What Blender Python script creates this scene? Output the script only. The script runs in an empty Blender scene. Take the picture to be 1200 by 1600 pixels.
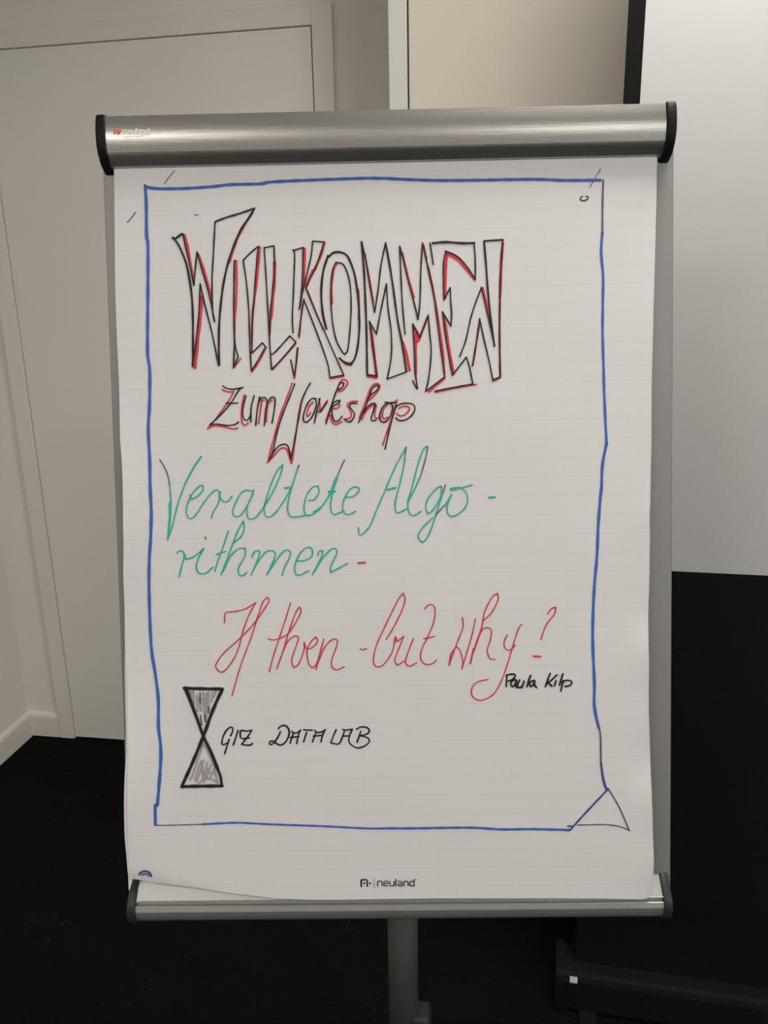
import bpy, bmesh, math, random
from mathutils import Vector, Matrix
random.seed(7)
SC = bpy.context.scene
COL = SC.collection
def V(*a): return Vector(a)

# ------------------------------------------------------------------ camera
PITCH, ROLL, YAW, EYE = 0.262516, -0.019650, 0.158088, 1.55
f = V(-math.sin(YAW)*math.cos(PITCH), math.cos(YAW)*math.cos(PITCH), -math.sin(PITCH))
r0 = V(math.cos(YAW), math.sin(YAW), 0); u0 = r0.cross(f)
r = r0*math.cos(ROLL) + u0*math.sin(ROLL); u = r.cross(f)
cd = bpy.data.cameras.new('camera'); cam = bpy.data.objects.new('camera', cd); COL.objects.link(cam)
cd.sensor_fit = 'HORIZONTAL'; cd.sensor_width = 36; cd.lens = 36; cd.clip_start = .01
cam.matrix_world = Matrix(((r.x, u.x, -f.x, 0), (r.y, u.y, -f.y, 0), (r.z, u.z, -f.z, EYE), (0, 0, 0, 1)))
SC.camera = cam

# ------------------------------------------------------------------ world, light, exposure
w = bpy.data.worlds.new('world'); SC.world = w; w.use_nodes = True
w.node_tree.nodes['Background'].inputs[0].default_value = (.85, .93, 1, 1)
w.node_tree.nodes['Background'].inputs[1].default_value = 1.0
SC.view_settings.view_transform = 'Standard'; SC.view_settings.look = 'None'
SC.view_settings.gamma = 1; SC.view_settings.use_curve_mapping = False
SC.view_settings.exposure = 0.14
def area(name, loc, target, sx, sy, power, col):
    l = bpy.data.lights.new(name, 'AREA'); l.shape = 'RECTANGLE'; l.size = sx; l.size_y = sy
    l.energy = power; l.color = col
    o = bpy.data.objects.new(name, l); COL.objects.link(o); o.location = loc
    o.rotation_euler = (V(*target)-V(*loc)).to_track_quat('-Z', 'Y').to_euler()
    return o
# daylight coming in through the two windows of the right-hand wall
for wy in (-.2, -2.2):
    area('window_daylight', (3.275, wy, 1.65), (0, wy, 1.35), 1.36, 1.36, 14, (.93, .96, 1))
# ------------------------------------------------------------------ helpers
def tag(o, label=None, cat=None, group=None, kind=None):
    if label: o['label'] = label
    if cat: o['category'] = cat
    if group: o['group'] = group
    if kind: o['kind'] = kind
    return o
def empty(name, loc=(0, 0, 0)):
    o = bpy.data.objects.new(name, None); COL.objects.link(o); o.location = loc; o.empty_display_size = .1
    return o
def link(name, bm, mats, parent=None, smooth=False):
    me = bpy.data.meshes.new(name); bm.normal_update(); bm.to_mesh(me); bm.free()
    for m in (mats if isinstance(mats, list) else [mats]): me.materials.append(m)
    for p in me.polygons: p.use_smooth = smooth
    o = bpy.data.objects.new(name, me); COL.objects.link(o)
    if parent is not None: o.parent = parent
    return o
def box(bm, a, b, bevel=0, seg=2):
    """axis-aligned box from corner a to corner b"""
    m = Matrix.Translation((V(*a)+V(*b))/2) @ Matrix.Diagonal((*[abs(b[i]-a[i]) for i in range(3)], 1))
    g = bmesh.ops.create_cube(bm, size=1, matrix=m)
    if bevel:
        es = list({e for v in g['verts'] for e in v.link_edges})
        bmesh.ops.bevel(bm, geom=es, offset=bevel, segments=seg, affect='EDGES', profile=.5)
    return bm
def boxo(name, a, b, mat, parent=None, bevel=0, smooth=False):
    bm = bmesh.new(); box(bm, a, b, bevel); return link(name, bm, mat, parent, smooth)
def cyl(bm, p, q, r1, r2=None, n=32):
    p, q = V(*p), V(*q); d = q-p
    m = Matrix.Translation((p+q)/2) @ d.to_track_quat('Z', 'Y').to_matrix().to_4x4()
    bmesh.ops.create_cone(bm, cap_ends=True, segments=n, radius1=r1, radius2=r1 if r2 is None else r2, depth=d.length, matrix=m)
    return bm
def prism(bm, prof, x0, x1):
    """closed profile [(y, z)] swept along local x"""
    A = [bm.verts.new((x0, y, z)) for y, z in prof]; B = [bm.verts.new((x1, y, z)) for y, z in prof]
    n = len(prof)
    for i in range(n): bm.faces.new((A[i], A[(i+1) % n], B[(i+1) % n], B[i]))
    bm.faces.new(A[::-1]); bm.faces.new(B)
    bmesh.ops.recalc_face_normals(bm, faces=bm.faces)
    return bm
def lathe(bm, prof, o=(0, 0, 0), n=32):
    rings = [[bm.verts.new((o[0]+r_*math.cos(2*math.pi*i/n), o[1]+r_*math.sin(2*math.pi*i/n), o[2]+z)) for i in range(n)] for r_, z in prof]
    for a, b in zip(rings, rings[1:]):
        for i in range(n): bm.faces.new((a[i], a[(i+1) % n], b[(i+1) % n], b[i]))
    bm.faces.new(rings[0][::-1]); bm.faces.new(rings[-1])
    bmesh.ops.recalc_face_normals(bm, faces=bm.faces)
    return bm

# ------------------------------------------------------------------ materials
def mat(name, col, rough=.6, metal=0, spec=.5, noise=None, bump=None, aniso=0, coat=0):
    m = bpy.data.materials.new(name); m.use_nodes = True; nt = m.node_tree; p = nt.nodes['Principled BSDF']
    p.inputs['Base Color'].default_value = (*col, 1); p.inputs['Roughness'].default_value = rough
    p.inputs['Metallic'].default_value = metal; p.inputs['Specular IOR Level'].default_value = spec
    p.inputs['Anisotropic'].default_value = aniso; p.inputs['Coat Weight'].default_value = coat
    tc = nt.nodes.new('ShaderNodeTexCoord')
    def noi(scale, stretch=(1, 1, 1), detail=3):
        mp = nt.nodes.new('ShaderNodeMapping'); mp.inputs['Scale'].default_value = stretch
        n = nt.nodes.new('ShaderNodeTexNoise'); n.inputs['Scale'].default_value = scale; n.inputs['Detail'].default_value = detail
        nt.links.new(tc.outputs['Object'], mp.inputs[0]); nt.links.new(mp.outputs[0], n.inputs['Vector']); return n
    if noise:
        sc, amt, st = noise
        n = noi(sc, st); mx = nt.nodes.new('ShaderNodeMapRange'); mx.inputs['To Min'].default_value = 1-amt; mx.inputs['To Max'].default_value = 1+amt
        nt.links.new(n.outputs[0], mx.inputs[0])
        vm = nt.nodes.new('ShaderNodeVectorMath'); vm.operation = 'SCALE'; vm.inputs[0].default_value = col
        nt.links.new(mx.outputs[0], vm.inputs['Scale']); nt.links.new(vm.outputs[0], p.inputs['Base Color'])
    if bump:
        sc, st, amt = bump
        n = noi(sc, st, 4); b = nt.nodes.new('ShaderNodeBump'); b.inputs['Strength'].default_value = amt; b.inputs['Distance'].default_value = .001
        nt.links.new(n.outputs[0], b.inputs['Height']); nt.links.new(b.outputs[0], p.inputs['Normal'])
    return m
ONE = (1, 1, 1)
M_wall = mat('painted_wall', (.80, .765, .71), .85, noise=(3, .02, ONE), bump=(160, ONE, .25))
M_ceil = mat('ceiling_paint', (.75, .74, .71), .9)
M_door = mat('door_laminate', (.78, .765, .715), .45, spec=.35, noise=(2, .015, ONE))
M_trim = mat('painted_trim', (.77, .735, .68), .5, spec=.4)
M_side = mat('cupboard_side', (.68, .69, .64), .5, spec=.4)
M_cup = mat('cupboard_laminate', (.70, .66, .57), .4, spec=.4, noise=(2, .01, ONE))
M_dark = mat('dark_gap', (.008, .008, .008), .9)
M_alu = mat('brushed_aluminium', (.36, .35, .335), .34, metal=.9, noise=(8, .03, (.2, 30, 30)), bump=(60, (.3, 12, 12), .12), aniso=.3)
M_rail = mat('rail_aluminium', (.25, .245, .24), .5, metal=.35, noise=(6, .03, (30, 30, .2)), bump=(60, (12, 12, .3), .08))
M_tray_shade = mat('tray_underside_shade', (.26, .27, .25), .4, metal=.55)  # darker copy of the tray metal: shade under the ledge put into the colour
M_tray = mat('tray_aluminium', (.40, .40, .385), .42, metal=.4, noise=(8, .03, (.2, 30, 30)))
M_black = mat('black_plastic', (.006, .0055, .005), .5, spec=.18, bump=(400, ONE, .15))
M_blackc = mat('charcoal_plastic', (.024, .0235, .023), .5, spec=.4)
M_pole = mat('grey_powder_coat', (.125, .135, .125), .45, metal=.3, bump=(500, ONE, .1))
M_clamp = mat('light_grey_plastic', (.30, .33, .30), .5)
M_board = mat('board_face', (.7, .7, .7), .4)
M_canvas = mat('screen_canvas', (.48, .48, .475), .9, bump=(300, ONE, .1))
M_cloth = mat('black_screen_fabric', (.0052, .0052, .0058), .9, spec=.15, bump=(500, ONE, .3))
M_case = mat('black_case', (.0065, .007, .007), .7, spec=.12)
M_label = mat('white_label', (.55, .55, .53), .6)
M_glass = mat('window_glass', (1, 1, 1), .02); M_glass.node_tree.nodes['Principled BSDF'].inputs['Transmission Weight'].default_value = 1
M_lamp = bpy.data.materials.new('added_lamp_diffuser'); M_lamp.use_nodes = True
_p = M_lamp.node_tree.nodes['Principled BSDF']; _p.inputs['Emission Color'].default_value = (1, .95, .87, 1); _p.inputs['Emission Strength'].default_value = 4

def carpet_material():
    m = mat('black_carpet', (.006, .0061, .0062), 1, spec=.08, bump=(420, ONE, .9))
    nt = m.node_tree; p = nt.nodes['Principled BSDF']; tc = nt.nodes['Texture Coordinate']
    vo = nt.nodes.new('ShaderNodeTexVoronoi'); vo.inputs['Scale'].default_value = 55
    rp = nt.nodes.new('ShaderNodeMapRange'); rp.inputs['From Min'].default_value = .0; rp.inputs['From Max'].default_value = .13
    rp.inputs['To Min'].default_value = 1; rp.inputs['To Max'].default_value = 0
    n = nt.nodes.new('ShaderNodeTexNoise'); n.inputs['Scale'].default_value = 7
    th = nt.nodes.new('ShaderNodeMapRange'); th.inputs['From Min'].default_value = .47; th.inputs['From Max'].default_value = .66
    mu = nt.nodes.new('ShaderNodeMath'); mu.operation = 'MULTIPLY'
    mx = nt.nodes.new('ShaderNodeMix'); mx.data_type = 'RGBA'
    mx.inputs[6].default_value = (.0042, .0044, .0052, 1); mx.inputs[7].default_value = (.10, .095, .09, 1)
    L = nt.links.new
    L(tc.outputs['Object'], vo.inputs['Vector']); L(tc.outputs['Object'], n.inputs['Vector'])
    L(vo.outputs['Distance'], rp.inputs[0]); L(n.outputs[0], th.inputs[0])
    L(rp.outputs[0], mu.inputs[0]); L(th.outputs[0], mu.inputs[1]); L(mu.outputs[0], mx.inputs[0]); L(mx.outputs[2], p.inputs['Base Color'])
    return m
M_carpet = carpet_material()

def paper_material():
    """white flipchart paper printed with a faint 24 mm grid (UV is in metres)"""
    m = bpy.data.materials.new('ruled_paper'); m.use_nodes = True; nt = m.node_tree; p = nt.nodes['Principled BSDF']
    p.inputs['Roughness'].default_value = .75; p.inputs['Specular IOR Level'].default_value = .2
    L = nt.links.new
    uv = nt.nodes.new('ShaderNodeUVMap'); sp = nt.nodes.new('ShaderNodeSeparateXYZ'); L(uv.outputs[0], sp.inputs[0])
    def line(out, phase, half, strength):
        a = nt.nodes.new('ShaderNodeMath'); a.operation = 'SUBTRACT'; a.inputs[1].default_value = phase; L(out, a.inputs[0])
        b = nt.nodes.new('ShaderNodeMath'); b.operation = 'PINGPONG'; b.inputs[1].default_value = .0120; L(a.outputs[0], b.inputs[0])
        c = nt.nodes.new('ShaderNodeMapRange'); c.inputs['From Min'].default_value = half*.4; c.inputs['From Max'].default_value = half
        c.inputs['To Min'].default_value = strength; c.inputs['To Max'].default_value = 0; L(b.outputs[0], c.inputs[0]); return c.outputs[0]
    h = line(sp.outputs[1], .1129, .0009, .10); v = line(sp.outputs[0], .004, .0008, .025)
    s = nt.nodes.new('ShaderNodeMath'); s.operation = 'MAXIMUM'; L(h, s.inputs[0]); L(v, s.inputs[1])
    n = nt.nodes.new('ShaderNodeTexNoise'); n.inputs['Scale'].default_value = 9; L(uv.outputs[0], n.inputs['Vector'])
    k = nt.nodes.new('ShaderNodeMath'); k.operation = 'MULTIPLY'; L(s.outputs[0], k.inputs[0]); L(n.outputs[0], k.inputs[1])
    k2 = nt.nodes.new('ShaderNodeMath'); k2.operation = 'MULTIPLY'; L(k.outputs[0], k2.inputs[0]); k2.inputs[1].default_value = 2
    mx = nt.nodes.new('ShaderNodeMix'); mx.data_type = 'RGBA'
    mx.inputs[6].default_value = (.695, .685, .688, 1); mx.inputs[7].default_value = (.30, .30, .30, 1)
    L(k2.outputs[0], mx.inputs[0]); L(mx.outputs[2], p.inputs['Base Color'])
    b = nt.nodes.new('ShaderNodeBump'); b.inputs['Strength'].default_value = .5; b.inputs['Distance'].default_value = .004
    n2 = nt.nodes.new('ShaderNodeTexNoise'); n2.inputs['Scale'].default_value = 6; n2.inputs['Detail'].default_value = 1
    L(uv.outputs[0], n2.inputs['Vector']); L(n2.outputs[0], b.inputs['Height']); L(b.outputs[0], p.inputs['Normal'])
    return m
M_paper = paper_material()
M_paperb = mat('blank_paper', (.73, .72, .715), .75, spec=.2)
INKCOL = dict(red=(.66, .042, .06), black=(.02, .016, .016), teal=(.03, .44, .33), slate=(.10, .10, .12), blue=(.045, .13, .45),
              indigo=(.045, .055, .27), navy=(.03, .05, .16), grey=(.36, .33, .35), white=(.95, .93, .88), orange=(.75, .17, .10))
M_ink = {k: mat('ink_'+k, c, .55, spec=.25) for k, c in INKCOL.items()}
ORDER = ['grey', 'red', 'orange', 'white', 'blue', 'teal', 'slate', 'indigo', 'navy', 'black']

# ------------------------------------------------------------------ the setting
XL, XR, YF, YB, ZC = -1.757, 3.25, -3.3, 2.374, 2.80
def struct(o): o['kind'] = 'structure'; return o
struct(boxo('floor', (XL-.1, YF-.1, -.05), (XR+.1, YB+.15, 0), M_carpet))
struct(boxo('ceiling', (XL-.1, YF-.1, ZC), (XR+.1, YB+.15, ZC+.05), M_ceil))
struct(boxo('wall_left', (XL-.1, YF-.1, 0), (XL, YB+.15, ZC), M_wall))
struct(boxo('wall_front', (XL, YF-.1, 0), (XR, YF, ZC), M_wall))
bm = bmesh.new()                                   # back wall with the opening of the door
box(bm, (XL, YB, 0), (-1.60, YB+.14, ZC)); box(bm, (-.52, YB, 0), (XR, YB+.14, ZC))
box(bm, (-1.60, YB, 2.34), (-.52, YB+.14, ZC)); box(bm, (-1.60, YB+.08, 0), (-.52, YB+.14, 2.34))
struct(link('wall_back', bm, M_wall))
WIN = [(-.95, .55), (-2.95, -1.45)]; WZ0, WZ1 = .9, 2.4
bm = bmesh.new()
ys = [YF-.1, WIN[1][0], WIN[1][1], WIN[0][0], WIN[0][1], YB+.15]
for a, b in ((0, 1), (2, 3), (4, 5)): box(bm, (XR, ys[a], 0), (XR+.15, ys[b], ZC))
for a, b in ((1, 2), (3, 4)): box(bm, (XR, ys[a], 0), (XR+.15, ys[b], WZ0)); box(bm, (XR, ys[a], WZ1), (XR+.15, ys[b], ZC))
struct(link('wall_right', bm, M_wall))
for i, (a, b) in enumerate(WIN):
    bm = bmesh.new(); t = .05
    box(bm, (XR+.04, a, WZ0), (XR+.09, a+t, WZ1), .004); box(bm, (XR+.04, b-t, WZ0), (XR+.09, b, WZ1), .004)
    box(bm, (XR+.04, a+t, WZ0), (XR+.09, b-t, WZ0+t), .004); box(bm, (XR+.04, a+t, WZ1-t), (XR+.09, b-t, WZ1), .004)
    o = struct(link('window_%d' % (i+1), bm, M_trim))
    boxo('window_pane', (XR+.062, a+t, WZ0+t), (XR+.068, b-t, WZ1-t), M_glass, o)
    boxo('window_sill', (XR-.06, a-.05, WZ0-.03), (XR+.04, b+.05, WZ0), M_trim, o, .004)
# door slab, frame and handle
DX0, DX1, DZ = -1.569, -.553, 2.3075
door = struct(boxo('door_1', (DX0+.0018, YB-.012, .006), (DX1-.0045, YB+.03, DZ-.0018), M_door))
h = bmesh.new()
cyl(h, (-.63, YB-.018, 1.03), (-.63, YB-.012, 1.03), .026); cyl(h, (-.63, YB-.06, 1.03), (-.63, YB-.018, 1.03), .009)
cyl(h, (-.63, YB-.055, 1.03), (-.76, YB-.055, 1.03), .009)
link('door_handle', h, M_tray, door, True)
def jamb(name, a, b): return struct(boxo(name, a, b, M_trim, None, .002))
FY = YB-.020
jamb('trim_1', (-1.625, FY, 0), (DX0, YB+.06, 2.36))
jamb('trim_2', (DX1, FY, 0), (-.494, YB+.06, 2.36))
jamb('trim_3', (DX0, FY, DZ), (DX1, YB+.06, 2.36))
# skirting boards with a rounded top edge
def skirt(name, a, b, nrm):
    a, b, n = V(*a), V(*b), V(*nrm); bm = bmesh.new()
    prof = [(0, 0), (.016, 0), (.016, .078), (.013, .088), (.006, .094), (0, .095)]
    A = [bm.verts.new(a+n*d+V(0, 0, z)) for d, z in prof]; B = [bm.verts.new(b+n*d+V(0, 0, z)) for d, z in prof]
    for i in range(len(prof)): j = (i+1) % len(prof); bm.faces.new((A[i], A[j], B[j], B[i]))
    bm.faces.new(A[::-1]); bm.faces.new(B); bmesh.ops.recalc_face_normals(bm, faces=bm.faces)
    return struct(link(name, bm, M_trim))
skirt('baseboard_back', (XL, YB, 0), (-1.625, YB, 0), (0, -1, 0))
skirt('baseboard_left', (XL, YF, 0), (XL, YB, 0), (1, 0, 0))
skirt('baseboard_front', (XL, YF, 0), (XR, YF, 0), (0, 1, 0))
skirt('baseboard_right', (XR, YF, 0), (XR, YB, 0), (-1, 0, 0))
# unseen ceiling lamps, added to brighten the back wall and the paper
for i, (lx, ly) in enumerate([(.40, 1.12), (-.95, -1.15), (1.1, -1.25)]):
    t = empty('added_ceiling_light', (lx, ly, ZC))
    tag(t, ('added square ceiling lamp, out of view before the screen', 'added square ceiling lamp, unseen behind the viewer, left', 'added square ceiling lamp, unseen behind the viewer, right')[i], 'lamp', 'added ceiling lamps')
    bm = bmesh.new()
    for a, b in (((-.31, -.31), (.31, -.29)), ((-.31, .29), (.31, .31)), ((-.31, -.29), (-.29, .29)), ((.29, -.29), (.31, .29))):
        box(bm, (a[0], a[1], -.02), (b[0], b[1], 0))
    link('frame', bm, M_trim, t)
    boxo('diffuser', (-.29, -.29, -.014), (.29, .29, -.004), M_lamp, t)
    area('added_ceiling_lamp_light', (lx, ly, ZC-.03), (lx, ly, 0), .56, .56, (20, 19, 18)[i], (1, .945, .875))

# ------------------------------------------------------------------ built-in cupboard right of the door
CX, CY = -.285, 1.99
cup = empty('cupboard', (CX, CY, 0))
tag(cup, 'tall cream built-in cupboard behind the flipchart, dark joint beside its white side panel', 'cupboard')
boxo('side_panel', (0, 0, 0), (.0435, YB-CY, ZC-.005), M_side, cup, .0012)
boxo('carcass', (.0435, .03, .08), (3.3, YB-CY, ZC-.005), M_dark, cup)
boxo('plinth', (.0435, .05, 0), (3.3, .07, .08), M_side, cup)
x = .0475
for i in range(4):
    boxo('cupboard_door', (x, 0, .085), (x+.795, .022, ZC-.012), M_cup, cup, .0012)
    x += .799

# ------------------------------------------------------------------ pull-up projection screen
SY = -.0480
scr = empty('projection_screen', (.186, 1.47, 0)); scr.rotation_euler = (0, 0, SY)
tag(scr, 'white pull-up projection screen with black borders and black lower drop, standing on the floor', 'screen')
CB, CT, SW = 1.047, 2.66, 1.90      # canvas bottom, top, fabric width
boxo('canvas', (.027, -.0015, CB), (SW-.027, .0015, CT-.03), M_canvas, scr)
boxo('side_border', (0, -.0016, CB), (.027, .0016, CT), M_cloth, scr)
boxo('side_border', (SW-.027, -.0016, CB), (SW, .0016, CT), M_cloth, scr)
boxo('top_border', (.027, -.0016, CT-.03), (SW-.027, .0016, CT), M_cloth, scr)
boxo('lower_drop', (0, -.0016, .085), (SW, .0016, CB), M_cloth, scr)
boxo('top_bar', (-.01, -.012, CT), (SW+.01, .012, CT+.025), M_case, scr, .004)
bm = bmesh.new(); cyl(bm, (SW/2, .07, .06), (SW/2, .07, CT), .012); cyl(bm, (SW/2, .07, CT-.01), (SW/2, .0, CT+.012), .008)
link('support_pole', bm, M_case, scr, True)
prof = [(-.045, .012), (-.045, .086), (-.041, .098), (-.031, .102), (.045, .102), (.055, .095), (.060, .07), (.060, .012)]
link('casing', prism(bmesh.new(), prof, -.0185, SW+.03), M_case, scr)
prof2 = [(-.049, .008), (-.049, .087), (-.045, .101), (-.034, .106), (.047, .106), (.059, .098), (.064, .072), (.064, .008)]
link('end_cap', prism(bmesh.new(), prof2, -.042, -.0185), M_case, scr)
link('end_cap', prism(bmesh.new(), prof2, SW+.03, SW+.06), M_blackc, scr)
link('label', prism(bmesh.new(), [(-.0462, .084), (-.0462, .087), (-.0425, .0982), (-.0415, .0979), (-.0452, .0865), (-.0452, .084)], -.0125, .004), M_label, scr)
for fx in (.03, SW-.03):
    bm = bmesh.new(); box(bm, (fx-.02, -.16, 0), (fx+.02, .20, .012), .004); link('foot', bm, M_case, scr)

# ------------------------------------------------------------------ flipchart stand
BC = V(-.13976, .94748, 1.26934); YBD, LEAN = .14385, .20527
eX = V(math.cos(YBD), math.sin(YBD), 0); nH = V(math.sin(YBD), -math.cos(YBD), 0)
eZ = V(0, 0, 1)*math.cos(LEAN) - nH*math.sin(LEAN); eN = eX.cross(eZ)
BM = Matrix(((eX.x, -eN.x, eZ.x, BC.x), (eX.y, -eN.y, eZ.y, BC.y), (eX.z, -eN.z, eZ.z, BC.z), (0, 0, 0, 1)))
# board frame: local x across, local z up the board, local -y towards the viewer
PX, PY = -.1325, .93
st = empty('flipchart_stand', (PX, PY, 0))
tag(st, 'grey aluminium flipchart stand with rounded top bar and black end caps, holding the paper', 'flipchart')
TB = Matrix.Translation((-PX, -PY, 0)) @ BM
def bpart(name, bm, m, parent=st, smooth=False):
    o = link(name, bm, m, parent, smooth)
    if parent is st: o.matrix_local = TB
    return o
bm = bmesh.new(); box(bm, (-.345, .002, -.475), (.345, .014, .505)); bpart('board', bm, M_board)
def rail(x0, x1, side):
    a, b = (x0, x1)
    prof = [(a, .018), (a, -.0015), (a+.0015, -.003), (b-.0015, -.003), (b, -.0015), (b, .018)]
    bm = bmesh.new(); A = [bm.verts.new((x, y, -.50)) for x, y in prof]; B = [bm.verts.new((x, y, .500)) for x, y in prof]
    for i in range(6): j = (i+1) % 6; bm.faces.new((A[i], A[j], B[j], B[i]))
    bm.faces.new(A[::-1]); bm.faces.new(B); bmesh.ops.recalc_face_normals(bm, faces=bm.faces)
    bpart('side_rail', bm, M_rail)
rail(-.360, -.318, -1); rail(.318, .360, 1)
def clamp(x,a=0.,b=1.): return a if x<a else b if x>b else x
CREASE=((-.3524,-.4386),(-.2117,-.4727))
def crease_dist(u,v):
    (ax,ay),(bx,by)=CREASE
    dx,dy=bx-ax,by-ay;L=math.hypot(dx,dy)
    return ((u-ax)*dy-(v-ay)*dx)/L          # > 0 below the crease
def sheet_depth(u,v):
    """distance of the front sheet from the board face, in metres"""
    d=.0115
    t=clamp((.44-v)/.91)
    d+=.015*math.sin(t*math.pi/2)
    e=clamp((-.26-u)/.09)
    d+=e*e*(.0045*math.sin(v*17+.6)+.0035)*clamp((.30-v)/.3)
    e=clamp((u-.27)/.06)
    d+=e*e*(.0022*math.sin(v*31+1)+.0012*math.sin(v*67))*clamp((.05-v)/.1)
    c=crease_dist(u,v)
    if c>0: d-=min(c,.02)*.25*clamp((-.16-u)/.06)
    return d
def bar_depth(v):
    for (d0,v0),(d1,v1) in zip(BAR,BAR[1:]):
        if v1<=v<=v0: return d0+(d1-d0)*(v0-v)/(v0-v1)
    return .016
BAR=[(.010,.5172),(.022,.5171),(.0290,.5168),(.0302,.5100),(.0311,.5040),(.0316,.4985),(.0317,.4925),(.0311,.4865),(.0298,.4800),(.0277,.4732),(.0266,.4732),(.0258,.4715),(.0210,.4660),(.0160,.4612)]

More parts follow.
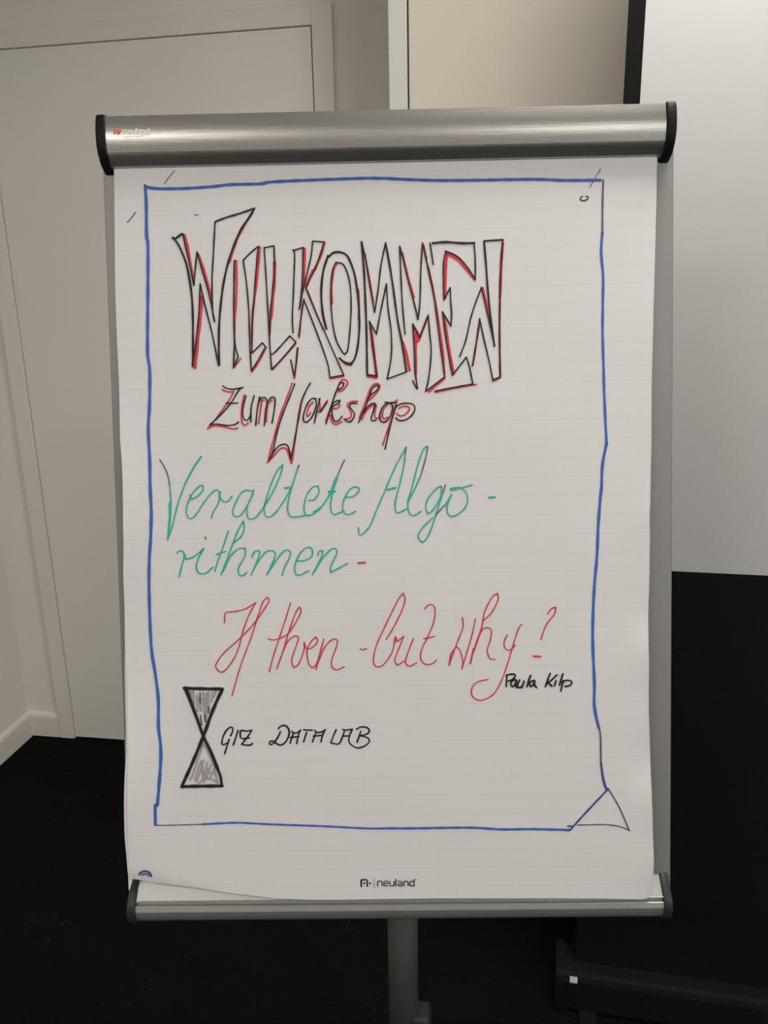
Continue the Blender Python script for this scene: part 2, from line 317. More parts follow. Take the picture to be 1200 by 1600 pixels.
INK = {
 'heading': [
  ('red',29,"-2559 3762 -2522 3602 -2496 3421 -2465 3231"),
  ('red',29,"-2389 3515 -2336 3358 -2281 3138 -2233 2917"),
  ('red',29,"-1685 4052 -1778 3905 -1883 3728 -1947 3570 -2001 3411"),
  ('red',29,"-1914 3426 -1920 3090 -1934 2891 -1946 2751"),
  ('red',29,"-1614 3593 -1647 3285 -1687 3006 -1727 2767 -1735 2687"),
  ('red',42,"-2359 2989 -2381 2779 -2427 2439 -2470 2098"),
  ('red',42,"-1434 3400 -1443 3161 -1466 2962 -1488 2762 -1496 2702"),
  ('red',21,"-2130 2855 -2148 2594 -2155 2374"),
  ('red',21,"-1945 2771 -1958 2490"),
  ('red',21,"-1734 2707 -1751 2386"),
  ('red',21,"-1887 2208 -1971 2099"),
  ('red',21,"-1560 2343 -1655 2164 -1749 2035"),
  ('red',21,"-1433 3579 -1432 3340"),
  ('red',21,"-1493 2722 -1510 2502"),
  ('red',21,"-1189 2376 -1485 2060"),
  ('red',37,"-1054 3562 -1058 3372 -1078 3154 -1101 3014"),
  ('red',37,"-949 3291 -1007 3182 -1039 3089"),
  ('red',37,"-801 3626 -861 3448 -935 3290"),
  ('red',24,"-1088 2874 -1118 2675 -1143 2451"),
  ('red',24,"-1162 2325 -1190 2095 -1214 1944"),
  ('red',24,"-1026 3033 -934 2791 -838 2549"),
  ('red',24,"-590 1959 -765 1932"),
  ('red',24,"-629 2181 -563 2115 -493 2096"),
  ('red',24,"-1101 3014 -1118 2875"),
  ('red',32,"-657 3368 -699 3266 -723 3067 -723 2867"),
  ('red',29,"-389 3040 -379 2820 -386 2661"),
  ('red',29,"-297 3476 -252 3197 -201 2877"),
  ('red',29,"-287 1950 -172 1931"),
  ('red',39,"-236 2558 -211 2297 -184 2056 -174 1945"),
  ('red',39,"330 2467 321 2247 319 1967"),
  ('red',39,"158 2370 202 2229 243 2018"),
  ('red',19,"22 3311 66 2951 111 2611 158 2370"),
  ('red',19,"175 3487 241 3207 317 2927"),
  ('red',19,"321 1967 334 1796"),
  ('red',30,"443 3571 475 3401"),
  ('red',31,"493 3301 559 2982 611 2642 660 2281 680 1970"),
  ('red',31,"478 2674 376 2420 296 2568"),
  ('red',40,"311 2547 370 2422 321 2367"),
  ('red',24,"685 1910 563 1812 481 1743"),
  ('red',24,"561 1737 804 1785 1077 1826"),
  ('red',24,"1383 1907 1288 1861"),
  ('red',37,"703 2919 711 3237 734 3465 866 3389 984 3252 1079 3135"),
  ('red',37,"687 2680 724 2400 794 1962"),
  ('red',37,"1433 3580 1409 3303 1391 2906"),
  ('red',37,"1172 3025 1229 2789 1280 2529"),
  ('red',26,"1391 2906 1381 2427 1382 1927"),
  ('red',26,"1120 2552 1085 2333 1039 2064"),
  ('black',25,"-2711 3735 -2656 3668 -2600 3553 -2542 3382 -2500 3122 -2483 2901 -2482 2601 -2496 2119"),
  ('black',25,"-2711 3729 -2681 3720 -2589 3778 -2573 3762"),
  ('black',25,"-1674 4075 -1726 3983 -1841 3826 -1936 3629 -2022 3392 -2089 3114 -2137 2775 -2158 2494 -2163 2123"),
  ('black',25,"-750 3456 -689 3504 -598 3506 -519 3461 -460 3340"),
  ('black',25,"-760 3466 -824 3268 -853 3009 -838 2749 -797 2553"),
  ('black',18,"-2579 3766 -2543 3582 -2498 3362 -2459 3131 -2444 3261 -2408 3549 -2353 3339 -2282 3078 -2237 2857 -2207 2672 -2228 2816 -2227 3176 -2201 3535 -2171 3917"),
  ('black',18,"-2496 2119 -2451 2399 -2400 2800 -2378 3149 -2318 2858 -2244 2536 -2169 2129"),
  ('black',18,"-1940 3434 -1952 3091 -1963 2691 -1954 2390 -1917 2219"),
  ('black',18,"-1928 2209 -1981 2089 -1968 2290 -1959 2531"),
  ('black',21,"-2171 3917 -2059 3960 -1857 4016 -1674 4075"),
  ('black',17,"-1829 3432 -1795 3168 -1772 2808 -1768 2387 -1755 2045"),
  ('black',17,"-1755 2045 -1665 2184 -1570 2343"),
  ('black',17,"-1570 2347 -1609 2398 -1744 2270"),
  ('black',17,"-1744 2270 -1731 2586 -1697 3006 -1659 3385 -1634 3603"),
  ('black',17,"-1634 3603 -1736 3522 -1829 3432"),
  ('black',17,"-1560 3586 -1542 3163 -1524 2623 -1511 2281 -1499 2060"),
  ('black',17,"-1499 2060 -1350 2208 -1184 2396"),
  ('black',17,"-1184 2396 -1260 2477 -1466 2265 -1511 2271"),
  ('black',17,"-1560 3582 -1438 3605"),
  ('black',17,"-1438 3605 -1432 3320 -1464 3041 -1500 2762 -1516 2482"),
  ('black',17,"-1197 3551 -1179 3474 -1202 3036 -1222 2717 -1218 2513"),
  ('black',17,"-1198 3539 -1070 3576"),
  ('black',17,"-1070 3576 -1079 3313 -1094 3074 -1132 2805"),
  ('black',17,"-948 3653 -807 3638"),
  ('black',17,"-948 3653 -971 3470 -1026 3252 -1074 3074 -1132 2805"),
  ('black',17,"-807 3642 -861 3468 -945 3271 -1046 3077"),
  ('black',17,"-1046 3077 -992 2932 -896 2691 -828 2539 -722 2287 -590 1979"),
  ('black',17,"-590 1973 -764 1946"),
  ('black',17,"-764 1946 -786 2107 -862 2349 -977 2672 -1073 2924"),
  ('black',17,"-1073 2934 -1106 2755 -1146 2475"),
  ('black',17,"-1254 2176 -1217 1975"),
  ('black',17,"-1213 1975 -1190 2115 -1166 2325"),
  ('black',17,"-661 3384 -703 3286 -731 3067 -724 2707 -679 2426 -601 2264 -571 2234 -529 2303 -494 2603 -479 2862 -494 3142 -561 3343 -651 3382"),
  ('black',17,"-632 2189 -583 2144 -482 2106"),
  ('black',23,"-489 3411 -432 3240 -396 3000 -380 2741 -385 2501 -415 2281 -461 2151 -523 2112 -583 2136 -643 2189"),
  ('black',23,"-335 3632 -311 3278 -298 2859 -291 2419 -293 1978"),
  ('black',23,"-293 1972 -172 1951"),
  ('black',22,"-34 3610 7 3371 48 3091 102 2651 157 2330 202 1999"),
  ('black',27,"558 3596 728 3606 908 3589 1079 3587"),
  ('black',17,"-172 1951 -189 2136 -225 2418 -255 2642"),
  ('black',17,"-255 2642 -167 2477"),
  ('black',17,"-167 2477 -119 2716 -32 3103"),
  ('black',17,"-32 3103 -17 2813 19 2493 14 2193 -41 1913"),
  ('black',17,"-41 1913 202 1999"),
  ('black',17,"-34 3610 -95 3333 -133 3055 -185 2751"),
  ('black',17,"-185 2751 -234 3057 -288 3417 -335 3632"),
  ('black',17,"142 3567 151 3249 165 2850 193 2470"),
  ('black',17,"142 3567 184 3407 240 3147 306 2887 359 2650"),
  ('black',17,"359 2650 387 2885 402 3244 428 3601"),
  ('black',17,"428 3601 493 3301 559 2962 604 2602 640 2281 685 1930"),
  ('black',17,"685 1930 441 1748"),
  ('black',17,"441 1748 483 1923 518 2243 502 2484 487 2704"),
  ('black',17,"487 2704 376 2426"),
  ('black',17,"376 2426 292 2598"),
  ('black',17,"292 2598 307 2247 313 1987 340 1782"),
  ('black',17,"277 1887 330 1786"),
  ('black',17,"524 3599 560 3330"),
  ('black',17,"1073 3587 1086 3389 1083 3140"),
  ('black',17,"1079 3141 985 3291 866 3423 717 3496"),
  ('black',17,"717 3496 689 3337 685 3079 688 2889"),
  ('black',17,"688 2889 767 3041"),
  ('black',17,"767 3041 774 2838 782 2718 770 2559"),
  ('black',17,"770 2559 666 2744"),
  ('black',17,"666 2744 702 2440 748 2139 782 1948"),
  ('black',17,"782 1948 960 2171"),
  ('black',17,"960 2171 999 2034 1036 1833"),
  ('black',17,"1036 1833 764 1788 558 1751"),
  ('black',17,"1435 3620 1410 3342 1386 2826 1378 2327 1384 1917"),
  ('black',17,"1384 1917 1289 1879"),
  ('black',17,"1289 1879 1241 2130 1174 2431 1131 2648"),
  ('black',17,"1131 2648 1104 2432 1033 2058"),
  ('black',17,"874 2177 953 2375 1037 2713 1158 3034"),
  ('black',17,"1158 3034 1209 2809 1266 2549 1314 2299"),
  ('black',22,"1199 3605 1221 3307 1241 2968 1277 2589 1314 2299"),
  ('black',22,"1199 3609 1435 3620"),
 ],
 'zum_workshop': [
  ('red',22,"-2129 1820 -2081 1795 -2021 1788 -1984 1793"),
  ('red',22,"-1984 1793 -2035 1703 -2110 1596 -2211 1464 -2330 1329"),
  ('red',22,"-2330 1329 -2250 1362 -2140 1356 -2056 1334 -1995 1321 -1943 1332"),
  ('red',22,"-1853 1749 -1884 1616 -1896 1483 -1883 1386 -1854 1361 -1810 1397"),
  ('red',22,"-1631 1678 -1650 1563 -1679 1382"),
  ('red',22,"-1499 1679 -1543 1634 -1569 1538 -1581 1399"),
  ('red',22,"-1648 1666 -1597 1681"),
  ('red',22,"-1242 1883 -1303 1727 -1406 1474 -1478 1233 -1575 889"),
  ('red',22,"-1575 889 -1490 978 -1415 1056 -1348 1067 -1312 1012 -1272 872"),
  ('red',22,"-1272 872 -1246 987 -1210 1229 -1175 1446 -1135 1639 -1078 1771"),
  ('red',22,"-985 1640 -1037 1584 -1067 1495 -1059 1463 -1033 1481 -1019 1513"),
  ('red',22,"-907 1683 -896 1568 -917 1511 -864 1568 -802 1658"),
  ('red',22,"-647 1870 -608 1914 -557 1906 -545 1861 -597 1792 -655 1768 -648 1806"),
  ('red',22,"-640 1882 -701 1731 -768 1553 -829 1401"),
  ('red',22,"-723 1552 -666 1564 -646 1602"),
  ('red',22,"-770 1477 -746 1387 -695 1358 -624 1391"),
  ('red',22,"-418 1639 -497 1638 -549 1600 -519 1536 -500 1472 -527 1428 -578 1422"),
  ('red',22,"-251 1812 -212 1849 -161 1858 -136 1822 -175 1747 -253 1672 -292 1647"),
  ('red',22,"-251 1812 -305 1672 -399 1432"),
  ('red',22,"-373 1406 -320 1507 -242 1582 -184 1587 -205 1492 -200 1428 -161 1428"),
  ('red',22,"-50 1591 -96 1529 -110 1452 -91 1414 -40 1438"),
  ('red',22,"-50 1611 27 1622 85 1650"),
  ('red',22,"59 1590 12 1437 -56 1247 -112 1084"),
  ('red',22,"103 1544 155 1569 218 1561 231 1523 179 1466 114 1448 70 1481"),
  ('black',17,"-2119 1865 -2080 1837 -2008 1821 -1934 1829 -1867 1842"),
  ('black',17,"-1867 1842 -1923 1804 -2024 1649 -2161 1500 -2299 1379"),
  ('black',17,"-2299 1379 -2213 1386 -2104 1369 -2018 1368 -1963 1385 -1932 1409"),
  ('black',17,"-2085 1650 -2012 1645 -1936 1647"),
  ('black',17,"-1829 1736 -1866 1616 -1878 1507 -1864 1446 -1828 1427 -1790 1463 -1773 1511"),
  ('black',17,"-1727 1737 -1766 1602 -1773 1505 -1776 1402"),
  ('black',17,"-1657 1721 -1690 1564 -1716 1359"),
  ('black',17,"-1664 1673 -1626 1708 -1584 1707 -1567 1659 -1588 1526 -1607 1357"),
  ('black',17,"-1567 1635 -1523 1700 -1480 1712 -1463 1669 -1478 1536 -1508 1385"),
  ('black',17,"-1209 1876 -1267 1738 -1369 1498 -1447 1269 -1507 1015 -1552 919"),
  ('black',17,"-1546 931 -1508 1003 -1439 1087 -1365 1116 -1317 1097 -1294 1024 -1281 926"),
  ('black',17,"-1281 926 -1250 1059 -1203 1277 -1163 1470 -1122 1663 -1071 1783 -1011 1884"),
  ('black',17,"-945 1684 -997 1685 -1062 1609 -1106 1483 -1105 1406 -1067 1392 -1001 1455 -947 1582 -946 1665 -977 1687"),
  ('black',17,"-894 1683 -936 1531 -971 1378"),
  ('black',17,"-891 1517 -803 1643"),
  ('black',17,"-654 1851 -621 1882 -589 1869 -610 1818 -661 1794"),
  ('black',17,"-654 1851 -714 1705 -769 1540 -823 1363"),
  ('black',17,"-755 1566 -715 1635 -645 1659 -652 1628 -742 1566 -738 1451 -707 1393 -656 1411 -619 1459"),
  ('black',17,"-434 1611 -485 1618 -524 1587 -493 1536 -462 1484 -482 1421 -534 1383 -598 1423"),
  ('black',17,"-266 1704 -239 1786 -180 1836 -148 1829 -175 1772 -266 1704 -319 1571 -372 1470 -412 1375"),
  ('black',17,"-346 1495 -294 1570 -229 1614 -197 1607 -217 1531 -251 1429 -233 1391 -188 1403"),
  ('black',17,"-37 1610 -102 1567 -142 1466 -130 1389 -79 1375 -14 1438 20 1539 8 1597 -50 1617"),
  ('black',17,"72 1589 45 1513 -16 1310 -82 1033"),
  ('black',17,"52 1551 117 1595 206 1606 283 1586 301 1522 255 1446 177 1396 101 1391 56 1424"),
  ('black',17,"-75 1624 14 1613 78 1615"),
 ],
 'green_words': [
  ('teal',20,"-2830 646 -2820 429 -2832 193 -2875 -73"),
  ('teal',20,"-2875 -73 -2805 113 -2729 388 -2634 633"),
  ('teal',20,"-2578 494 -2550 440 -2470 482 -2405 560 -2408 609 -2457 600 -2548 503 -2607 386 -2624 268 -2586 193 -2516 227 -2434 344 -2332 480 -2251 548 -2208 541 -2194 478"),
  ('teal',20,"-2183 527 -2216 380 -2277 282 -2309 194"),
  ('teal',20,"-2194 468 -2156 408 -2097 401 -2036 471"),
  ('teal',20,"-1763 520 -1837 541 -1917 513 -1988 396 -2035 278 -2003 209 -1923 237 -1821 393 -1758 545"),
  ('teal',20,"-1769 491 -1831 374 -1854 256 -1826 177 -1746 195 -1645 312 -1522 506 -1419 720 -1383 857 -1457 780 -1540 605 -1614 390 -1632 272 -1598 197 -1509 231 -1387 386 -1275 581 -1191 824"),
  ('teal',20,"-1181 844 -1244 659 -1296 503 -1333 326 -1312 212 -1234 191 -1135 205 -1066 214"),
  ('teal',20,"-1062 400 -993 409 -932 497 -940 579 -1009 567 -1090 460 -1123 323 -1115 234 -1056 208 -936 280 -815 436 -745 533"),
  ('teal',26,"-2634 633 -2520 837 -2418 978"),
  ('teal',26,"-1364 563 -1275 565"),
  ('teal',26,"-2837 390 -2840 193 -2871 -63"),
  ('slate',16,"-2945 946 -2889 853 -2851 754 -2830 636"),
  ('slate',16,"-1191 824 -1175 850"),
  ('slate',15,"-599 905 -647 811 -686 718"),
  ('slate',15,"185 1054 173 975"),
  ('slate',15,"676 574 648 486"),
  ('slate',15,"457 1054 434 929 368 704"),
  ('slate',15,"645 298 549 194"),
  ('teal',20,"-1004 251 -898 323 -800 468 -723 656 -680 728"),
  ('teal',20,"-691 686 -746 530 -786 342 -756 219 -668 239 -615 265"),
  ('teal',20,"-591 433 -496 442 -421 514 -441 557 -515 547 -590 454 -635 318 -605 223 -542 216 -468 253"),
  ('teal',20,"-436 42 -431 -32 -400 -49 -292 61 -205 259 -96 499 34 789 185 1054"),
  ('teal',20,"173 975 150 808 83 537 34 350 46 234 99 233 183 274"),
  ('teal',20,"196 378 260 472 368 700"),
  ('teal',20,"457 1058 404 1023 328 826 250 535 200 368 204 242 245 189 298 198 361 239"),
  ('teal',20,"617 550 554 519 458 406 421 301 445 207 508 248 605 403 627 529 617 554"),
  ('teal',20,"648 486 626 424 549 194 484 6 419 -119 366 -156 321 -86 358 8 507 153"),
  ('teal',20,"655 298 752 443 698 318 692 224 738 170 822 190 917 272 954 377 930 471 857 529 742 523 742 502 826 515 1015 564"),
  ('teal',28,"-806 504 -726 509"),
  ('teal',28,"-58 519 45 542"),
  ('teal',28,"200 368 221 420"),
 ],
 'green_lower': [
  ('slate',18,"-2393 -47 -2385 -71"),
  ('teal',21,"-2756 -248 -2736 -220 -2686 -225 -2668 -285 -2701 -403 -2741 -551"),
  ('teal',21,"-2658 -265 -2649 -325 -2570 -306 -2479 -248 -2418 -193 -2491 -327 -2517 -426 -2486 -505 -2396 -507 -2305 -433"),
  ('teal',21,"-2096 27 -2160 -154 -2244 -370 -2283 -489"),
  ('teal',21,"-2256 -271 -2192 -248 -2136 -233"),
  ('teal',21,"-2203 -530 -2135 -372 -2051 -156 -1967 41 -1901 148 -1892 59 -1930 -39 -2031 -126"),
  ('teal',21,"-2178 -490 -2074 -294 -1973 -206 -1884 -198 -1892 -296 -1979 -454 -1961 -543 -1912 -538 -1871 -505"),
  ('teal',21,"-1801 -308 -1776 -249 -1726 -230 -1701 -250 -1750 -398 -1819 -539"),
  ('teal',21,"-1760 -417 -1638 -261 -1559 -232 -1510 -253 -1511 -322 -1615 -538"),
  ('teal',21,"-1605 -519 -1482 -342 -1381 -235 -1312 -246 -1323 -325 -1385 -443 -1423 -551"),
  ('teal',21,"-1236 -370 -1127 -363 -1037 -309 -1035 -221 -1094 -200 -1184 -268 -1250 -405 -1258 -504 -1210 -554 -1080 -497"),
  ('teal',21,"-958 -301 -947 -255 -897 -242 -909 -311 -970 -429 -1036 -547"),
  ('teal',21,"-1009 -509 -911 -352 -782 -223 -719 -238 -731 -312 -796 -438 -802 -522 -702 -471 -581 -409"),
 ],
 'green_dash': [
  ('teal',28,"1226 399 1301 402"),
 ],
 'red_dash': [
  ('red',25,"-448 -407 -357 -404"),
 ],
 'red_words': [
  ('red',17,"-2175 -1149 -2167 -1052 -2147 -1014 -2041 -1006 -1906 -975 -1765 -895"),
  ('red',17,"-1765 -895 -1860 -1057 -1942 -1267 -1995 -1460 -2076 -1633 -2175 -1757 -2243 -1785 -2299 -1726 -2288 -1668 -2189 -1534 -1992 -1363 -1796 -1164 -1637 -945 -1594 -869 -1616 -830 -1674 -887 -1746 -1078 -1838 -1346 -1982 -1711 -2103 -2098"),
  ('red',17,"-1321 -905 -1393 -1121 -1495 -1409 -1567 -1620 -1615 -1793"),
  ('red',17,"-1618 -1359 -1571 -1379 -1475 -1361 -1358 -1295 -1240 -1123 -1189 -1009 -1207 -960 -1257 -1027 -1338 -1237 -1420 -1487 -1516 -1752"),
  ('red',17,"-1516 -1752 -1420 -1506 -1360 -1391 -1273 -1331 -1229 -1364 -1266 -1470 -1324 -1643 -1301 -1740 -1233 -1692 -1162 -1510 -1160 -1413 -1133 -1491 -1056 -1482 -987 -1406 -1005 -1348 -1074 -1414 -1124 -1529 -1108 -1684 -1061 -1747 -1012 -1705 -962 -1570 -906 -1374"),
  ('red',17,"-906 -1374 -962 -1570 -1014 -1772"),
  ('red',17,"-1003 -1724 -903 -1494 -805 -1389 -738 -1390 -739 -1458 -810 -1650 -802 -1746 -736 -1776 -649 -1733"),
  ('red',17,"-444 -1510 -406 -1520 -358 -1507"),
  ('red',17,"-108 -1393 -8 -1231 99 -1023 141 -884 119 -802 55 -883 -100 -1183 -232 -1462 -275 -1649 -248 -1736 -155 -1721 -36 -1558 8 -1360"),
  ('red',17,"0 -1442 18 -1367 31 -1423 117 -1354 33 -1559 -3 -1664 30 -1728 119 -1673"),
  ('red',17,"240 -1387 160 -1584 135 -1689 181 -1741 281 -1698"),
  ('red',17,"389 -1004 436 -958 493 -959 522 -1029 497 -1192 418 -1377 347 -1517 329 -1645 390 -1721 483 -1710 530 -1664"),
  ('red',17,"372 -1388 441 -1378 511 -1360"),
  ('red',17,"868 -1122 876 -1244 823 -1383 751 -1569 691 -1732"),
  ('red',17,"691 -1732 716 -1592 787 -1499 833 -1547 866 -1687 853 -1786"),
  ('red',17,"853 -1786 913 -1594 985 -1362 1034 -1141"),
  ('red',17,"1137 -1166 1242 -1063 1325 -901 1314 -820 1244 -877 1150 -1061 1113 -1247 1030 -1479 958 -1724"),
  ('red',17,"1006 -1572 1101 -1317 1171 -1260 1235 -1295 1215 -1435 1179 -1551 1213 -1657 1278 -1669"),
  ('red',17,"1436 -1356 1395 -1449 1411 -1531 1468 -1551 1538 -1486"),
  ('red',17,"1621 -1226 1586 -1265 1539 -1393 1468 -1625 1373 -1905 1255 -2115 1092 -2195 988 -2146 977 -2041 1048 -1959 1187 -1926"),
  ('red',17,"1945 -1096 2003 -1027 2056 -1009 2037 -1097 1932 -1235 1862 -1425"),
  ('red',25,"1768 -1634 1860 -1640"),
  ('red',25,"691 -1732 716 -1639"),
  ('red',25,"1006 -1526 963 -1712"),
 ],
 'name': [
  ('black',21,"1425 -1875 1422 -1950 1416 -2020"),
  ('black',21,"1419 -1875 1468 -1863 1525 -1864 1529 -1893 1492 -1934 1443 -1950"),
  ('black',21,"1525 -1930 1483 -1959 1475 -2000 1495 -2025 1532 -1992 1547 -1939 1525 -1930"),
  ('black',21,"1545 -1939 1534 -2001 1552 -2038"),
  ('black',21,"1590 -1935 1565 -1985 1564 -2030 1597 -2035 1626 -2002 1645 -1952 1618 -2039"),
  ('black',21,"1731 -1879 1704 -1945 1679 -2027"),
  ('black',21,"1769 -1946 1728 -1962 1712 -1995 1728 -2024 1761 -2004 1781 -1950 1777 -2004 1805 -2041"),
  ('black',21,"1978 -1858 1949 -1932 1916 -2030"),
  ('black',21,"2063 -1879 1998 -1941 1932 -1993"),
  ('black',21,"1949 -1981 1973 -1998 2001 -2027"),
  ('black',21,"2051 -1954 2031 -2020"),
  ('black',21,"2141 -1864 2116 -1942 2095 -2012"),
  ('black',21,"2144 -1951 2128 -2017 2113 -2089"),
  ('black',21,"2132 -1975 2177 -1951 2234 -1956 2254 -1981 2226 -2018 2164 -2030"),
  ('slate',12,"2098 -1884 2104 -1887"),
 ],
 'lab': [
  ('black',20,"-2133 -2617 -2106 -2554 -2105 -2512 -2134 -2505 -2185 -2545 -2228 -2620 -2248 -2695 -2244 -2729 -2215 -2729 -2181 -2708"),
  ('black',20,"-2153 -2663 -2182 -2746 -2216 -2851"),
  ('black',20,"-2036 -2548 -2063 -2630 -2103 -2739"),
  ('black',20,"-2004 -2643 -2008 -2581 -1995 -2549 -1929 -2558 -1858 -2547"),
  ('black',20,"-1858 -2547 -1914 -2632 -1995 -2730"),
  ('black',20,"-1995 -2730 -1933 -2741 -1875 -2740 -1854 -2716"),
  ('black',20,"-1985 -2658 -1890 -2647"),
 ],
 'lab_name': [
  ('black',20,"-1515 -2532 -1481 -2499 -1431 -2491 -1391 -2521 -1376 -2588 -1403 -2672 -1453 -2730 -1503 -2746 -1544 -2724 -1585 -2693 -1626 -2698 -1635 -2727 -1611 -2738 -1569 -2707 -1526 -2645 -1487 -2570"),
  ('black',19,"-1344 -2568 -1320 -2587 -1277 -2587 -1226 -2550"),
  ('black',19,"-1320 -2593 -1346 -2656 -1367 -2724"),
  ('black',19,"-1233 -2556 -1266 -2644 -1282 -2732"),
  ('black',19,"-1365 -2649 -1253 -2638"),
  ('black',19,"-1189 -2551 -1078 -2558"),
  ('black',19,"-1150 -2583 -1173 -2645 -1193 -2710"),
  ('black',19,"-1050 -2559 -1017 -2584 -967 -2585 -905 -2550"),
  ('black',19,"-1029 -2584 -1055 -2646 -1079 -2711"),
  ('black',19,"-917 -2560 -950 -2635 -968 -2713"),
  ('black',19,"-1067 -2634 -943 -2625"),
  ('black',19,"-771 -2552 -808 -2637 -844 -2724"),
  ('black',19,"-844 -2724 -803 -2735 -748 -2742 -720 -2716"),
  ('black',19,"-688 -2551 -645 -2560 -559 -2550"),
  ('black',19,"-660 -2557 -684 -2632 -720 -2716"),
  ('black',19,"-565 -2558 -597 -2627 -611 -2702 -587 -2746 -526 -2788 -477 -2794 -402 -2767 -349 -2720 -357 -2674 -412 -2648 -474 -2635"),
  ('black',19,"-690 -2638 -597 -2637"),
  ('black',19,"-454 -2579 -480 -2653 -506 -2722"),
  ('black',19,"-509 -2550 -447 -2522 -373 -2532 -343 -2574 -381 -2617 -474 -2635"),
 ],
 'hourglass': [
  ('grey',24,"-2630 -2032 -2617 -2115 -2594 -2206"),
  ('grey',24,"-2598 -2024 -2592 -2197"),
  ('grey',24,"-2554 -2079 -2551 -2298"),
  ('grey',24,"-2472 -2044 -2469 -2272 -2455 -2427"),
  ('grey',24,"-2427 -2053 -2446 -2418"),
  ('grey',24,"-2399 -2035 -2411 -2309"),
  ('grey',24,"-2354 -2045 -2367 -2173"),
  ('grey',24,"-2309 -2037 -2338 -2118"),
  ('grey',24,"-2481 -2711 -2520 -2802 -2628 -3096 -2676 -3187"),
  ('grey',24,"-2482 -2729 -2422 -2849 -2363 -3007 -2314 -3228"),
  ('grey',24,"-2487 -2931 -2557 -3124 -2596 -3225"),
  ('grey',24,"-2443 -2960 -2513 -3189"),
  ('grey',24,"-2398 -2988 -2468 -3190"),
  ('grey',24,"-2364 -3053 -2422 -3190"),
  ('grey',24,"-2553 -3004 -2613 -3188"),
  ('grey',24,"-2560 -3235 -2495 -3189 -2404 -3181 -2314 -3238"),
  ('grey',24,"-2420 -3098 -2347 -3117 -2332 -3228"),
  ('grey',24,"-2608 -3022 -2648 -3160"),
  ('grey',24,"-2524 -2940 -2544 -3004"),
  ('grey',24,"-2474 -3097 -2496 -3226"),
  ('grey',24,"-2539 -2179 -2449 -2199"),
  ('grey',24,"-2528 -2125 -2438 -2144"),
  ('grey',32,"-2528 -2116 -2506 -2289"),
  ('grey',32,"-2463 -2071 -2463 -2208"),
  ('grey',32,"-2515 -2959 -2504 -3189"),
  ('grey',32,"-2436 -3043 -2458 -3171"),
  ('slate',20,"-2513 -2052 -2512 -2180"),
  ('slate',20,"-2516 -2344 -2502 -2472"),
  ('slate',20,"-2457 -2336 -2453 -2427"),
  ('slate',20,"-2661 -2023 -2640 -2096"),
  ('slate',20,"-2405 -2236 -2411 -2318"),
  ('black',38,"-2716 -1986 -2552 -1995 -2220 -2005"),
  ('black',38,"-2705 -1981 -2646 -2132 -2571 -2353 -2483 -2619 -2394 -2822 -2309 -3053"),
  ('black',38,"-2227 -2018 -2284 -2128 -2381 -2346 -2478 -2601 -2633 -2957 -2759 -3222 -2780 -3273"),
  ('black',39,"-2783 -3275 -2588 -3272 -2256 -3272"),
  ('black',29,"-2313 -3044 -2276 -3155 -2266 -3275"),
 ],
 'printed_logo': [
  ('black',18,"-483 -4628 -484 -4545 -455 -4539 -411 -4545 -406 -4628"),
  ('black',21,"-448 -4585 -440 -4585"),
  ('black',21,"-374 -4587 -366 -4587"),
  ('black',5,"-316 -4516 -319 -4649"),
  ('black',13,"-272 -4622 -271 -4560"),
  ('black',13,"-271 -4561 -222 -4560 -215 -4582 -215 -4622"),
  ('black',13,"-189 -4594 -140 -4591"),
  ('black',13,"-140 -4591 -144 -4563 -183 -4562 -192 -4594 -184 -4622 -138 -4623"),
  ('black',13,"-115 -4563 -116 -4613 -102 -4623 -68 -4624 -58 -4614 -57 -4564"),
  ('black',13,"-35 -4534 -35 -4626"),
  ('black',13,"-9 -4564 35 -4565 44 -4580 46 -4625"),
  ('black',13,"46 -4625 -2 -4624 -9 -4610 -1 -4598 44 -4597"),
  ('black',13,"70 -4625 71 -4567"),
  ('black',13,"71 -4567 112 -4565 125 -4580 124 -4625"),
  ('black',13,"201 -4541 202 -4626"),
  ('black',13,"202 -4626 155 -4626 148 -4598 156 -4568 201 -4568"),
  ('black',12,"224 -4541 228 -4541"),
 ],
 'round_stamp': [
  ('navy',26,"-3374 -4438 -3364 -4421 -3351 -4409 -3336 -4399 -3319 -4393 -3301 -4391 -3282 -4393 -3265 -4398 -3250 -4407 -3238 -4419 -3229 -4433 -3224 -4448 -3223 -4466"),
  ('blue',25,"-3340 -4449 -3334 -4441 -3327 -4433 -3319 -4429 -3310 -4426 -3301 -4425 -3292 -4425 -3283 -4428 -3275 -4432 -3268 -4438 -3263 -4445 -3260 -4453 -3260 -4462"),
  ('blue',14,"-3305 -4448 -3300 -4445"),
 ],
 'border': [
  ('blue',37,"-3045 4380 -2992 4361 -2857 4345 -2561 4341 -2185 4357 -1969 4376 -1594 4378 -1432 4399 -843 4412 -254 4418 -94 4412"),
  ('blue',37,"-94 4412 -41 4413 199 4395 599 4373 1132 4364 1823 4360 2194 4339 2658 4331"),
  ('blue',40,"-3042 4385 -3035 4158 -3040 3770 -3026 3614 -3047 2912 -3066 2313 -3045 2077 -3059 1631 -3081 1342 -3072 946 -3074 603 -3067 286"),
  ('blue',40,"-3067 291 -3085 -32 -3113 -325 -3131 -753 -3126 -1426 -3082 -1803 -3052 -2126 -3058 -2477 -3038 -2721 -3042 -2939 -3080 -3320 -3105 -3518"),
  ('blue',39,"-3131 -3505 -3138 -3769"),
  ('slate',15,"-3148 -3776 -2916 -3782 -2474 -3779"),
  ('blue',27,"-2529 -3778 -2085 -3763 -1669 -3787 -978 -3820 -426 -3854 -149 -3860"),
  ('blue',32,"-191 -3857 237 -3861 926 -3860 1338 -3887 1750 -3888 2217 -3905"),
  ('slate',22,"2691 4327 2681 4046 2676 3668"),
